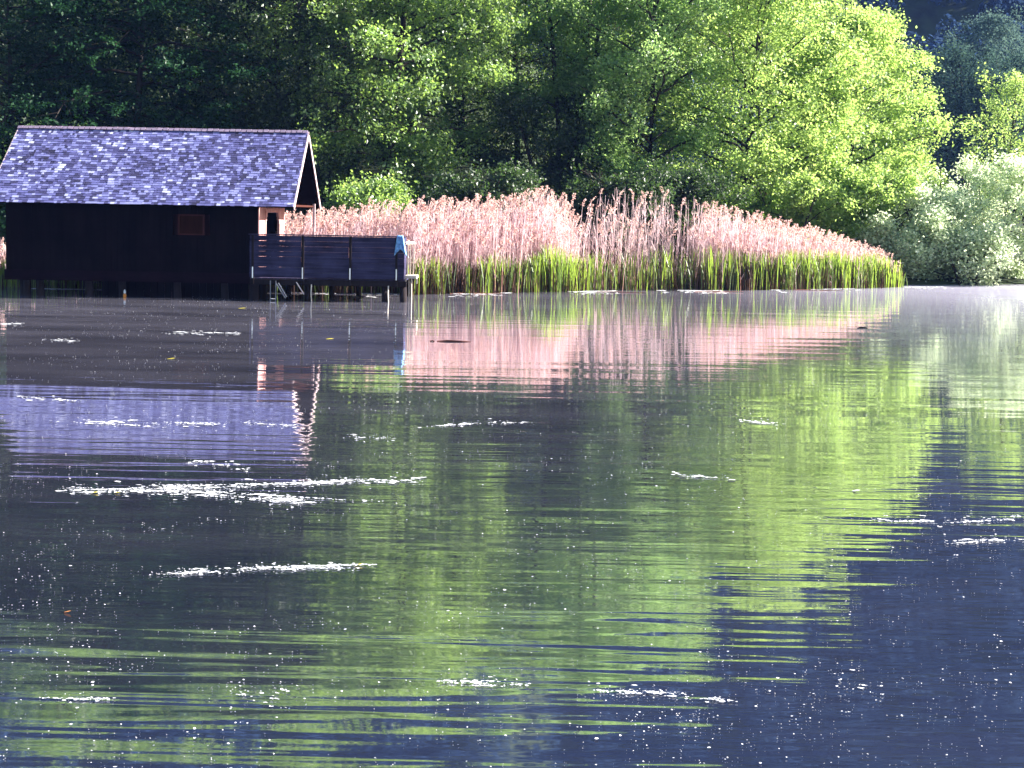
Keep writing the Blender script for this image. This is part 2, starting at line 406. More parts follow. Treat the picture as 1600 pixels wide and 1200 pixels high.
tree('alder_tree', 'brightest yellow green tree, rightmost of the tall ones, edge against the blue hill', 'tree',
     X_(1325, 49), 49, 11.5, 3.9, .1, 'alder', 62000, .14, 28, (.2, 0), 15, .08, .4, G, spray=.75, holes=.2, profile=.42)
tree('young_tree', 'slim young tree with airy yellow green crown at the right edge before the blue hill', 'tree',
     X_(1570, 52), 52, 8.9, 2.1, .25, 'alder', 9000, .12, 16, (.1, 0), 16, .0, .7, G, spray=.55, holes=.22)
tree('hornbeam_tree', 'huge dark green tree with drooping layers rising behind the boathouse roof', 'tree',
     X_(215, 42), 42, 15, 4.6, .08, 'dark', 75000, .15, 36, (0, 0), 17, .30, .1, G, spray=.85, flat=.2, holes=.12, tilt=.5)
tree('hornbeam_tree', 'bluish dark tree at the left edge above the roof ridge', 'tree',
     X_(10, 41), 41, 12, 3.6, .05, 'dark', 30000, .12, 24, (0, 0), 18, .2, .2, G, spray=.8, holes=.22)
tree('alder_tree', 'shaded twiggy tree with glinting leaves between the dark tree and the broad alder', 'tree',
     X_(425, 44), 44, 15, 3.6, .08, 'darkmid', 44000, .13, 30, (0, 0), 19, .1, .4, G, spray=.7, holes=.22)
# fillers lower down
G2 = 'bushes at the water edge'
def bush(label, px, Y, h, r, mat, n_leaf, seed, leaf=.125, **k):
    return tree('bush', label, 'bush', X_(px, Y), Y, h, r, .02, mat, n_leaf, leaf, 22, (0, 0), seed, .1, k.pop('up', .5), G2,
                spray=.55, stems=3, trunk_r=.05, flat=.55, profile=.4, tilt=.9, holes=.3, **k)
bush('pale grey green willow bush at the water just right of the reeds', 1455, 43.2, 4.0, 2.1, 'willow', 15000, 31)
bush('tallest pale willow bush near the right edge with a rounded top', 1545, 44.0, 4.9, 2.2, 'willow', 17000, 32)
bush('pale willow bush cut off by the right edge of the view', 1625, 43.0, 4.0, 2.0, 'willow', 9000, 33)
bush('low willow bush overhanging the water in front of the tallest willow', 1510, 42.0, 2.3, 1.6, 'willow', 10000, 34)
bush('yellow green bush behind the right end of the reed bed', 1375, 44.2, 4.2, 2.4, 'alder', 20000, 35)
bush('mid green bush behind the middle of the right reed bed', 1230, 43.2, 3.7, 2.4, 'alder', 18000, 36)
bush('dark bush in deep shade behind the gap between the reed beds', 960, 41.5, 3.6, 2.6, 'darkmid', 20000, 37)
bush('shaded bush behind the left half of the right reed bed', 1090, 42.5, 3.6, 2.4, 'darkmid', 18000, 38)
bush('bright bush beside the boathouse gable behind the reeds', 540, 37.5, 2.75, 1.9, 'mid', 12000, 39)
bush('low ragged bush behind the reeds above the jetty railing', 600, 38.4, 2.5, 1.4, 'alder', 4500, 48)
bush('light green twiggy bush peeping over the roof ridge on the left', 95, 37.5, 4.75, 1.3, 'darkmid', 8000, 40)
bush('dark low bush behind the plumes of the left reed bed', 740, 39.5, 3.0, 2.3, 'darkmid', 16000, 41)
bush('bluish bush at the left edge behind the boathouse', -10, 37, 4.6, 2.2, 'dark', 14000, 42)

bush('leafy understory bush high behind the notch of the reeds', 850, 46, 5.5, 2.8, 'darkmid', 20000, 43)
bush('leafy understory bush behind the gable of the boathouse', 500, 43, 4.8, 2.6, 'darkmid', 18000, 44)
bush('ragged pale willow bush between the reeds and the rounded willow', 1420, 45.5, 3.4, 1.9, 'willow', 14000, 45)
bush('pale willow bush low at the tip of the right reed bed', 1418, 42.6, 2.7, 1.5, 'willow', 14000, 46)
bush('pale willow bush filling the corner above the tip of the reeds', 1470, 46.5, 4.6, 2.0, 'willow', 10000, 47)
# second row: copies share their meshes
G3 = 'forest trees of the second row'
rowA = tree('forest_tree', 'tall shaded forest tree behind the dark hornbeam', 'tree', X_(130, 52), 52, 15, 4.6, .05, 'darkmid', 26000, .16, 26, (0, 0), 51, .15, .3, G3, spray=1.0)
rowB = tree('forest_tree', 'tall bright forest tree behind the forked tree', 'tree', X_(1040, 54), 54, 15.5, 4.3, .05, 'mid', 26000, .15, 26, (0, 0), 52, .1, .4, G3, spray=.95)
for src, px, Y, sc, lab in (
    (rowA, 330, 51, .95, 'shaded forest tree filling the gap above the middle of the boathouse roof'),
    (rowA, 520, 53, 1.0, 'shaded forest tree behind the twiggy tree and the broad alder'),
    (rowB, 720, 54, 1.0, 'forest tree behind the right side of the broad alder'),
    (rowB, 880, 57, 1.08, 'forest tree high behind the tree with upright stems'),
    (rowB, 1160, 56, .82, 'forest tree behind the wide bright tree with the leaning limb'),
    (rowA, -60, 50, .95, 'shaded forest tree beyond the left edge of the view'),
    (rowA, 620, 62, 1.1, 'shaded forest tree further up the slope behind the broad alder'),
    (rowA, 240, 62, 1.1, 'shaded forest tree further up the slope behind the boathouse'),
    (rowB, 1300, 60, .7, 'smaller forest tree behind the brightest yellow green tree'),
    (rowA, 950, 50, .75, 'shaded forest tree low behind the gap between the reed beds'),
    (rowA, 800, 55, .9, 'shaded forest tree behind the notch of the reed beds'),
    (rowA, 700, 68, 1.15, 'shaded forest tree far up the slope behind the middle'),
    (rowB, 90, 57, 1.3, 'tall forest tree with sunlit top behind the left half of the roof'),
    (rowB, 270, 55, 1.25, 'tall forest tree with sunlit top behind the middle of the roof'),
    (rowB, 470, 58, 1.3, 'tall forest tree with sunlit top behind the twiggy tree'),
    (rowB, 640, 56, 1.15, 'tall forest tree with sunlit top right above the broad alder'),
    (rowB, 430, 70, 1.1, 'forest tree far up the slope above the gable')):
    copy_tree(src, X_(px, Y), Y, lab, random.uniform(0, 6.28), sc)

# hill trees one can tell apart
G4 = 'trees at the foot of the blue hill'
hz = tree('hill_tree', 'pale round crowned tree standing out from the dark blue hillside at the top right', 'tree',
          X_(1528, 118), 118, 22.5, 5.0, .45, 'palefar', 14000, .28, 22, (0, 0), 61, .1, .4, G4, spray=1.2, trunk_r=.25)
h2 = tree('hill_tree', 'blue green tree below the pale crown on the hill foot', 'tree',
          X_(1490, 105), 105, 16.5, 4.8, .1, 'blueleaf', 14000, .28, 22, (0, 0), 62, .1, .4, G4, spray=1.2, trunk_r=.25)
for px, Y, sc, lab in ((1545, 102, .85, 'blue green tree behind the slim young tree'),
                       (1430, 112, .95, 'blue green tree just right of the brightest tree edge'),
                       (1610, 108, 1.0, 'blue green tree at the right edge of the hill foot'),
                       (1580, 135, 1.25, 'darker tree right of the pale round crown'),
                       (1450, 140, 1.2, 'tall tree at the top behind the brightest tree')):
    copy_tree(h2, X_(px, Y), Y, lab, random.uniform(0, 6), sc)

# hillside forest: far-off wood, one mass
rng = np.random.default_rng(77)
P = []; N = []; T = []; SZ = []
cnt = 0
for i in range(1500):
    Y = 135 + 290 * random.random() ** 1.2
    X = random.uniform(-.5, .58) * Y + random.uniform(-10, 10)
    z = ground(X, Y); rr_ = random.uniform(3.2, 5.5); hh = random.uniform(8, 14); k = int(420 if Y < 190 else (170 if Y < 260 else 80))
    d = rng.normal(size=(k, 3)); d /= np.linalg.norm(d, axis=1, keepdims=True)
    d[:, 2] = np.abs(d[:, 2]) * 1.2 - .25
    bumpy = .8 + .25 * np.sin(d[:, 0] * 5 + i) * np.cos(d[:, 1] * 4 + i * 2)
    P.append(np.array([X, Y, z + hh * .45]) + d * bumpy[:, None] * np.array([rr_, rr_, hh * .5])); N.append(d + rng.normal(0, .5, (k, 3)))
    SZ.append(np.full(k, .75 if Y < 190 else 1.4))
    T.append(np.clip(random.gauss(.5, .2) + rng.normal(0, .15, k), 0, 1))
o = link('hillside_forest', leaves_mesh('hillside_forest', np.concatenate(P), np.concatenate(N), np.concatenate(SZ), rng, np.concatenate(T), .8), M['far'])
tag(o, 'dark blue forest covering the steep hillside beyond the lake', 'forest', kind='stuff')

# ------------------------------------------------------------------ reeds
def reeds(name_dry, name_green, lab_dry, lab_green, x0, x1, depth, ndry, ngreen, hfun, gfun, seed, dens=None, litfun=lambda x: .4):
    rng = np.random.default_rng(seed)
    def place(n_):
        X = rng.uniform(x0, x1, n_)
        if dens is not None: X = X[rng.random(len(X)) < np.array([dens(v) for v in X])]
        D = rng.random(len(X)) ** .85 * depth
        Y = np.array([shore(a) for a in X]) + D + rng.normal(0, .08, len(X)) - (rng.random(len(X)) < .05) * rng.uniform(0, .7, len(X))
        return X, Y, D
    # dry stalks
    X, Y, D = place(ndry); n_ = len(X); D = .35 + D * .9; Y = Y + .35
    H = np.array([hfun(a) for a in X]) * (.56 + .5 * rng.random(n_) ** 1.25) * (.8 + .2 * np.clip(D / depth * 2, 0, 1))
    clump = np.array([mnoise.noise(Vector((a * 1.6, b * 1.6, 5))) for a, b in zip(X, Y)]); H *= 1 + .1 * clump
    B = np.stack([X, Y, np.full(n_, -.1)], 1)
    lean = np.stack([rng.normal(.03, .055, n_) + .05 * clump, rng.normal(0, .05, n_)], 1)
    ts = np.array([0, .35, .7, 1.0]); V = []
    ph = rng.uniform(0, 6.28, n_); wd = np.stack([np.cos(ph), np.sin(ph), np.zeros(n_)], 1)
    cen = []
    for t in ts:
        c = B.copy(); c[:, 0] += lean[:, 0] * H * t ** 1.6; c[:, 1] += lean[:, 1] * H * t ** 1.6; c[:, 2] += H * t; cen.append(c)
        wv = wd * (.0085 * (1 - .5 * t)); V += [c - wv, c + wv]
    V = np.stack(V, 1)        # n,8,3
    base = np.arange(n_)[:, None] * 8
    Q = np.concatenate([base + np.array([2*k, 2*k+1, 2*k+3, 2*k+2]) for k in range(3)])
    tn = rng.random(n_) * .45; T = np.concatenate([tn, tn + .22, tn + .52])
    Vs = [V.reshape(-1, 3)]; Qs = [Q]; Ts = [T]; nv = n_ * 8
    # dry leaves hanging along the stalk
    nl = n_ * 4; i = rng.integers(0, n_, nl); t = rng.uniform(.2, .92, nl)
    p0 = B[i].copy(); p0[:, 0] += lean[i, 0] * H[i] * t ** 1.6; p0[:, 1] += lean[i, 1] * H[i] * t ** 1.6; p0[:, 2] += H[i] * t
    a = rng.uniform(0, 6.28, nl); l = rng.uniform(.15, .38, nl)
    d = np.stack([np.cos(a) * l * .5, np.sin(a) * l * .5, l * rng.uniform(.3, .95, nl)], 1)
    wv = np.stack([-np.sin(a), np.cos(a), np.zeros(nl)], 1) * .011
    V = np.stack([p0 - wv, p0 + wv, p0 + d + wv * .3, p0 + d - wv * .3], 1)
    Vs.append(V.reshape(-1, 3)); Qs.append(nv + np.arange(nl * 4).reshape(nl, 4)); Ts.append(np.clip(.1 + .6 * t + rng.normal(0, .14, nl), 0, 1)); nv += nl * 4
    o = link(name_dry, np_mesh(name_dry, np.concatenate(Vs), np.concatenate(Qs), np.concatenate(Ts)), M['dry'])
    tag(o, lab_dry, 'reeds', kind='stuff')
    # plumes
    top = cen[3]; sel = np.where(rng.random(n_) < .36)[0]
    per = 22; idx = np.repeat(sel, per); m_ = len(idx)
    tt = rng.random(m_)
    side = np.where(rng.random(n_) < .8, 1, -1)[idx]
    bend = rng.uniform(.02, .14, n_)[idx]
    Pp = top[idx] + np.stack([side * bend * tt ** 1.4 + rng.normal(0, .022, m_) , rng.normal(0, .025, m_), tt * .24 - .04 - bend * tt * .6], 1)
    Nn = rng.normal(size=(m_, 3))
    o2 = link('reed_plume', leaves_mesh('reed_plume', Pp, Nn, .066, rng, None, .6), M['plume'], o); o2['kind'] = 'stuff'
    # short broken brown stalks and litter at the foot
    X, Y, D = place(int(ndry * .8)); m_ = len(X); Y = Y - D * .75
    hh = rng.uniform(.25, .95, m_); ph = rng.uniform(0, 6.28, m_); ln_ = rng.normal(0, .1, (m_, 2)) * hh[:, None]
    wv = np.stack([np.cos(ph), np.sin(ph), np.zeros(m_)], 1) * .011
    b0 = np.stack([X, Y, np.full(m_, -.05)], 1); b1 = b0 + np.stack([ln_[:, 0], ln_[:, 1], hh], 1)
    o3 = link('broken_stalks', np_mesh('broken_stalks', np.stack([b0 - wv, b0 + wv, b1 + wv * .6, b1 - wv * .6], 1).reshape(-1, 3), np.arange(m_ * 4).reshape(m_, 4), rng.random(m_)), M['litter'], o); o3['kind'] = 'stuff'
    # green blades
    X, Y, D = place(ngreen); n_ = len(X)
    f = rng.random(n_) ; D2 = D * .6; Y = Y - D + D2
    clump = np.array([mnoise.noise(Vector((a * 1.1, b * .9, 9))) for a, b in zip(X, Y)])
    young = np.array([litfun(a) for a in X])  # young marks the bed's sunlit stretches, put into blade density and tone
    keep = (clump > -.35 + .3 * rng.random(n_) - .2) & (rng.random(n_) < .45 + .55 * young); young = young[keep]; X, Y, clump = X[keep], Y[keep], clump[keep]; n_ = len(X)  # young: sunlit stretches, put into blade density
    H = np.array([gfun(a) for a in X]) * rng.uniform(.55, 1.1, n_) * (1 + .25 * clump)
    B = np.stack([X, Y, np.full(n_, -.05)], 1)
    a = rng.uniform(0, 6.28, n_); ln = rng.uniform(.04, .26, n_) * H
    wd = np.stack([np.cos(a + 1.2), np.sin(a + 1.2), np.zeros(n_)], 1); V = []
    for t, ww in ((0, .009), (.5, .013), (.85, .010), (1.0, .002)):
        c = B.copy(); c[:, 0] += np.cos(a) * ln * t ** 2; c[:, 1] += np.sin(a) * ln * t ** 2; c[:, 2] += H * (t - .06 * t ** 3)
        V += [c - wd * ww, c + wd * ww]
    V = np.stack(V, 1); base = np.arange(n_)[:, None] * 8
    Q = np.concatenate([base + np.array([2*k, 2*k+1, 2*k+3, 2*k+2]) for k in range(3)])
    tn = np.clip(.12 + .5 * young + clump * .7 + rng.normal(0, .16, n_), 0, 1)  # young: sunlit stretches, put into blade tone
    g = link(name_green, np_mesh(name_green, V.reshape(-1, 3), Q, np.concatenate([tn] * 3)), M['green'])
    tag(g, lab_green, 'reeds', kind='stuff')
def lerpf(tab):
    xs_ = [a for a, b in tab]; ys_ = [b for a, b in tab]
    return lambda x: float(np.interp(x, xs_, ys_))
# left bed (behind the jetty to the notch)
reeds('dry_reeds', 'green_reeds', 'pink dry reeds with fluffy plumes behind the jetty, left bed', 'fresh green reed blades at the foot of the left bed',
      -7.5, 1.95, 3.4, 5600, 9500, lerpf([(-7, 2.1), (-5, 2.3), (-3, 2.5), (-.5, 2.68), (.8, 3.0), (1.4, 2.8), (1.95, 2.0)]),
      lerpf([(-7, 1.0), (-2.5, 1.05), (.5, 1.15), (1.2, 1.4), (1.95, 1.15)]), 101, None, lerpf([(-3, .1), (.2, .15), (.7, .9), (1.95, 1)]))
# right bed
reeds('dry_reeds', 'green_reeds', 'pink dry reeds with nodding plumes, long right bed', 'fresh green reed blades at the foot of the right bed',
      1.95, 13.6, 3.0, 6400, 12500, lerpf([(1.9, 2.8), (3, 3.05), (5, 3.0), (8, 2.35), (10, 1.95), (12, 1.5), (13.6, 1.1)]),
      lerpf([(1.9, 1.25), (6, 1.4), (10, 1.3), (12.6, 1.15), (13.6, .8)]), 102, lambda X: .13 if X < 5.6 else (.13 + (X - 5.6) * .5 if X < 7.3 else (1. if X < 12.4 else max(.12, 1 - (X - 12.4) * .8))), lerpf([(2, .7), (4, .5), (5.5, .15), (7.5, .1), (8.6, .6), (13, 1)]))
for px, py, rz_, lab in ((742, 459, .15, 'fallen reed stem afloat before the left reed bed'), (968, 457, -.2, 'fallen reed stem afloat near the notch between the beds'),
                    (1120, 456, .1, 'fallen reed stem afloat before the middle of the right bed'), (1275, 454, -.1, 'fallen reed stem afloat near the right end of the reeds')):
    p_ = onwater(px, py); q = MB(); q.tube([(-.7, 0, .01), (-.2, .05, .02), (.3, .02, .015), (.8, -.06, .03)], [.012, .014, .012, .006], 4)
    o = q.build('fallen_stem', M['dry'], None); o.location = (p_.x, p_.y - .1, 0); o.rotation_euler = (0, 0, rz_); tag(o, lab, 'reed stem', 'fallen reed stems on the water')
# tuft left of the boathouse and reeds behind its piles
reeds('dry_reeds', 'green_reeds', 'sparse dry reeds seen between the boathouse piles', 'green reeds glimpsed beneath the boathouse floor',
      -15.5, -9.8, 1.8, 700, 2600, lerpf([(-15, 1.2), (-9, 1.2)]), lerpf([(-15, .8), (-9, .8)]), 103)

# ------------------------------------------------------------------ boathouse
bh = empty('boathouse', (-9.4, 30.7, 0), 'dark wooden boathouse on piles with blue grey shingled roof, left of the view', 'boathouse')
O = Vector((-9.4, 30.7, 0))
XL, XR = -13.15, -5.47            # verges
YE0, YE1, YR = 28.7, 32.7, 30.7   # eaves, ridge
ZE, ZR = 2.36, 4.33
WX0, WX1, WY0, WY1 = -12.75, -6.42, 29.05, 32.3   # walls
def lb(lo, hi): return (tuple(Vector(lo) - O), tuple(Vector(hi) - O))
FZ = .56
# front wall of vertical boards, leaving the window opening
wx0, wx1, wz0, wz1 = (277 - 800) / F * 29.05, (318 - 800) / F * 29.05, 1.60, 2.12
mb = MB(); x = WX0; i = 0
while x < WX1 - .01:
    e = min(x + .155, WX1); pr = (i * 37 % 7) * .0005
    if e > wx0 and x < wx1:
        mb.box(*lb((x, WY0 - pr, FZ - .12), (e - .003, WY0 + .025, wz0))); mb.box(*lb((x, WY0 - pr, wz1), (e - .003, WY0 + .025, ZE + .2)))
    else: mb.box(*lb((x, WY0 - pr, FZ - .12), (e - .003, WY0 + .025, ZE + .2)))
    x = e; i += 1
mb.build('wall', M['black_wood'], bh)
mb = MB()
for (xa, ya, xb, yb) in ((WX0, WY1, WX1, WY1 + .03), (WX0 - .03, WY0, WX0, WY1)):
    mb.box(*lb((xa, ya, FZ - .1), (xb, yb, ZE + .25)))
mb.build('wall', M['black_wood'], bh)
# right end wall (sunlit, red brown) with door opening
DY0, DY1 = 29.75, 31.55
mb = MB()
for ya, yb, za in ((WY0, DY0, FZ - .1), (DY1, WY1, FZ - .1)):
    y = ya
    while y < yb - .01:
        e = min(y + .15, yb); mb.box(*lb((WX1, y, za), (WX1 + .025, e - .008, ZE + .1))); y = e
y = DY0
while y < DY1 - .01:
    e = min(y + .15, DY1); mb.box(*lb((WX1, y, 2.28), (WX1 + .025, e - .008, ZE + .1))); y = e
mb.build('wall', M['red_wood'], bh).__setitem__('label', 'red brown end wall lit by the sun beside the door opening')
mb = MB()   # door jambs and slanted brackets
for y, s in ((DY0, 1), (DY1, -1)):
    mb.box(*lb((WX1 - .02, y - .04, FZ), (WX1 + .05, y + .04, 2.3)))
    for k in range(4):
        mb.box(*lb((WX1 - .01, y + s * (.04 + .07 * k) - .035, 1.9 + k * .095), (WX1 + .045, y + s * (.04 + .07 * k) + .035, 2.28)))
mb.box(*lb((WX1 - .015, DY0, 2.2), (WX1 + .055, DY1, 2.285)))
mb.build('door_frame', M['red_wood'], bh)
# inner dark partition so that one does not look straight through
mb = MB(); mb.box(*lb((WX0 + .1, 30.6, FZ), (WX1 - .25, 30.63, ZE))); mb.build('partition', M['dark_red'], bh)
# floor slab and skirt beam
mb = MB(); mb.box(*lb((WX0, WY0 + .03, FZ - .1), (WX1, WY1, FZ - .002))); mb.build('floor', M['black_wood'], bh)
mb = MB(); mb.box(*lb((WX0 - .05, WY0 - .06, FZ - .16), (WX1 + .05, WY0 - .012, FZ + .10))); mb.build('sill_beam', M['sill'], bh)
# gable walls (triangles of boards), recessed under the overhang; dark red holds the right one's shade
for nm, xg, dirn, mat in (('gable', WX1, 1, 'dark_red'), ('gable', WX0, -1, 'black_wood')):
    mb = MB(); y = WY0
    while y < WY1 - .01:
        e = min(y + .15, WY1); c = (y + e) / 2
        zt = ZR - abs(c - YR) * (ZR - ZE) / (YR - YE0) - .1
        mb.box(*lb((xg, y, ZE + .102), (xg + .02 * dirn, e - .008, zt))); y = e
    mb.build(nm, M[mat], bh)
mb = MB(); mb.box(*lb((WX1 + .03, WY0 + .1, ZE + .0), (XR - .1, WY1, ZE + .05))); mb.build('tie_board', M['dark_red'], bh)
# window with shutter board
win = mb = MB()
fr_ = .035
for lo, hi in (((wx0, WY0 - .02, wz0), (wx0 + fr_, WY0 + .03, wz1)), ((wx1 - fr_, WY0 - .02, wz0), (wx1, WY0 + .03, wz1)),
               ((wx0 + fr_, WY0 - .022, wz0), (wx1 - fr_, WY0 + .03, wz0 + fr_)), ((wx0 + fr_, WY0 - .022, wz1 - fr_), (wx1 - fr_, WY0 + .03, wz1))):
    mb.box(*lb(lo, hi))
wf = mb.build('window', M['dark_red'], bh)
mb = MB(); mb.box(*lb((wx0 + fr_, WY0 + .002, wz0 + fr_), (wx1 - fr_, WY0 + .018, wz1 - fr_))); mb.build('pane', M['shutter'], wf)
# piles
for x, y, w_ in ((at(33, 450, 29.1).x, 29.2, .09), (at(42, 450, 29.1).x, 29.1, .10), (at(61, 450, 29.1).x, 29.15, .11), (at(138, 450, 29.1).x, 29.15, .11),
                 (-11.9, 31.9, .1), (-10.9, 31.9, .1), (-9.9, 31.9, .1), (-8.9, 31.9, .1), (-7.6, 31.9, .1), (-9.9, 29.2, .1), (-8.5, 29.2, .1), (-7.3, 29.2, .1)):
    mb = MB(); mb.tube([Vector((x, y, -1)) - O, Vector((x + .02, y, -.1)) - O, Vector((x, y, FZ - .12)) - O], [w_, w_ * .95, w_ * .9], 6)
    mb.build('pile', M['pile_wood'], bh, True)
# dark planking below the floor on the right part (boat dock screen)
mb = MB(); x = at(160, 450, 29.6).x
while x < WX1 - .05:
    mb.box(*lb((x, 29.55, -.4), (x + .17, 29.58, FZ - .11))); x += .18
mb.build('dock_screen', M['black_wood'], bh)
# roof
def slope_pt(x, s, side=1, off=0.):
    """point on the roof at distance s (0..1) from eave to ridge"""
    y = (YE0 if side > 0 else YE1) + (YR - YE0) * s * side
    z = ZE + (ZR - ZE) * s
    nrm = Vector((0, -(ZR - ZE) * side, YR - YE0)).normalized()
    return Vector((x, y, z)) + nrm * off - O
roof = None
mb = MB()
for side in (1, -1):
    b = len(mb.v)
    for s_, x in ((0, XL + .03), (0, XR - .03), (1, XR - .03), (1, XL + .03)):
        mb.v.append(tuple(slope_pt(x, s_, side, 0)))
    for s_, x in ((0, XL + .03), (0, XR - .03), (1, XR - .03), (1, XL + .03)):
        mb.v.append(tuple(slope_pt(x, s_, side, -.05)))
    for q in ((0,1,2,3),(7,6,5,4),(0,4,5,1),(1,5,6,2),(2,6,7,3),(3,7,4,0)):
        mb.f.append([b+i for i in q]); mb.t.append(0)
roof = mb.build('roof', M['black_wood'], bh)
SL = math.hypot(ZR - ZE, YR - YE0); ang = math.atan2(ZR - ZE, YR - YE0)
ROWS = 33; EXP = SL / ROWS
def shingle_box(mb, w_, l, t, tone, Mx=None):
    mb.box((-w_/2, 0, 0), (w_/2, l, t), Mx, tone)
def shingle_M(x, s, side, ry, rz, lift):
    p = slope_pt(x, s, side, .006 + lift)
    if side > 0: base = Matrix.Rotation(ang - .09, 4, 'X')
    else: base = Matrix.Rotation(math.pi, 4, 'Z') @ Matrix.Rotation(ang - .09, 4, 'X')
    return Matrix.Translation(p) @ base @ Matrix.Rotation(ry, 4, 'Y') @ Matrix.Rotation(rz, 4, 'Z')
variants = []
for wv in (.06, .08, .10, .13, .17):
    q = MB(); shingle_box(q, wv, EXP * 1.7, .009, 0.); variants.append((wv, q.mesh('shingle')))
rr = random.Random(3); field = MB(); nparts = 0; back = MB()
for row in range(ROWS):
    for side in (1, -1):
        x = XL + rr.uniform(-.01, .04)
        while x < XR - .02:
            wv, me = rr.choice(variants)
            if side < 0: wv *= 1.6
            if x + wv > XR + .02: wv = XR + .01 - x; me = None
            s_ = (row * EXP + rr.uniform(-.010, .010)) / SL - .012
            Mx = shingle_M(x + wv/2, s_, side, rr.gauss(0, .006), rr.gauss(0, .008), rr.uniform(0, .003) + .008)
            if side > 0 and row < 6 and nparts < 300 and me and wv > .05:
                so_ = link('shingle', me, M['shingle'], roof); so_.matrix_local = Mx; nparts += 1
            elif wv > .02:
                shingle_box(field if side > 0 else back, wv - .006, EXP * 1.7, rr.uniform(.007, .011), rr.random(), Mx)
            x += wv
f_ = field.build('shingle', M['shingle'], roof); f_['kind'] = 'stuff'
f_ = back.build('shingle', M['shingle'], roof); f_['kind'] = 'stuff'
# ridge tiles
q = MB(); q.box((-.062, -.10, 0), (.062, .002, .02), Matrix.Rotation(.75, 4, 'X')); q.box((-.062, -.002, 0), (.062, .10, .02), Matrix.Rotation(-.75, 4, 'X')); rme = q.mesh('ridge_tile')
x = XL + .06; 
while x < XR - .03:
    o = link('ridge_tile', rme, M['ridge'], roof); o.location = Vector((x, YR, ZR + .045 + rr.uniform(-.004, .006))) - O; o.rotation_euler = (0, rr.gauss(0, .03), 0); x += .148
# verge boards on both gables
for xv in (XR, XL):
    for side in (1, -1):
        q = MB(); a_ = slope_pt(xv, -.01, side, .02); c_ = slope_pt(xv, 1.005, side, .02)
        nrm = Vector((0, -(ZR - ZE) * side, YR - YE0)).normalized() * .11
        t_ = Vector((.025, 0, 0)); b = 0
        q.v += [tuple(v) for v in (a_, c_, c_ - nrm, a_ - nrm, a_ + t_, c_ + t_, c_ - nrm + t_, a_ - nrm + t_)]
        for f in ((0,1,2,3),(7,6,5,4),(0,4,5,1),(1,5,6,2),(2,6,7,3),(3,7,4,0)): q.f.append(list(f)); q.t.append(0)
        q.build('verge_board', M['trim'], bh)
# porch posts under the overhang
for x, y in ((XR - .12, 32.2), (XR - .12, 29.0)):
    if y > 30:
        q = MB(); q.box(*lb((x, y, .4), (x + .06, y + .06, ZE + .1))); q.build('porch_post', M['trim'], bh)

# ------------------------------------------------------------------ jetty
JX0, JX1, JY0, JY1 = -6.58, -2.70, 28.85, 31.2
DK = .56
jt = empty('jetty', ((JX0 + JX1) / 2, 30, 0), 'wooden bathing jetty with solid dark board railing right of the boathouse', 'jetty')
O2 = Vector(jt.location)
def l2(lo, hi): return (tuple(Vector(lo) - O2), tuple(Vector(hi) - O2))
x = JX0; k = 0
q = MB(); q.box((0, 0, 0), (.14, JY1 - JY0 - .1, .035)); pme = q.mesh('deck_plank')
while x < JX1 - .12:
    o = link('deck_plank', pme, M['rail_wood'], jt); o.location = Vector((x, JY0 + .06, DK - .035 + rr.uniform(0, .004))) - O2; x += .1495
for lo, hi in (((JX0, JY0, DK - .17), (JX1 + .05, JY0 + .05, DK - .03)), ((JX0, JY1 - .05, DK - .17), (JX1 + .05, JY1, DK - .03)), ((JX0, 30.0, DK - .16), (JX1, 30.06, DK - .04))):
    q = MB(); q.box(*l2(lo, hi)); q.build('beam', M['pile_wood'], jt)
# railing: horizontal boards between posts
posts = [-6.50, -5.25, -4.06, -2.90]
RT = 1.63; nb = 8; bhgt = (RT - DK - .02) / nb
for i in range(3):
    x0, x1 = posts[i] + .03, posts[i+1] - .03
    if i == 0: x0 = JX0
    if i == 2: x1 = JX1
    for k in range(nb):
        q = MB(); dy = rr.uniform(-.006, .006); g = rr.uniform(.001, .003)
        q.box(*l2((x0 + rr.uniform(0, .01), JY0 - .03 + dy, DK + .02 + k * bhgt), (x1 - rr.uniform(0, .01), JY0 - .005 + dy, DK + .02 + (k + 1) * bhgt - g)))
        ob = q.build('railing_board', M['rail_wood'], jt); ob.rotation_euler = (0, rr.gauss(0, .0012), 0)
for x in posts:
    q = MB(); q.box(*l2((x - .028, JY0 - .045, DK - .15), (x + .028, JY0 + .045, RT + .005))); q.build('railing_post', M['pile_wood'], jt)
    q = MB(); q.box(*l2((x - .012, JY0 - .052, DK + .0), (x + .016, JY0 - .046, DK + .28))); q.build('bracket', M['metal'], jt)
q = MB(); q.box(*l2((JX0 - .02, JY0 - .06, RT + .01), (JX1 + .02, JY0 + .06, RT + .035))); q.build('railing_cap', M['rail_wood'], jt)
for k in range(nb):     # short return of the railing at its right end
    q = MB(); q.box(*l2((JX1 - .03, JY0 + .0, DK + .02 + k * bhgt), (JX1 - .005, JY0 + .55, DK + .02 + (k + 1) * bhgt - .005))); q.build('railing_board', M['rail_wood'], jt)
for px, Y, w_ in ((397, 28.95, .13), (411, 29.6, .1), (481, 28.97, .10), (518, 30.0, .085), (601, 28.97, .085), (630, 28.97, .1), (560, 31.0, .08), (640, 31.0, .08), (450, 31.0, .08)):
    x = at(px, 455, Y).x
    q = MB(); q.tube([Vector((x, Y, -1.2)) - O2, Vector((x + .01, Y, -.05)) - O2, Vector((x, Y, DK - .175)) - O2], [w_, w_, w_ * .95], 6)
    q.build('pile', M['pile_wood'], jt, True)
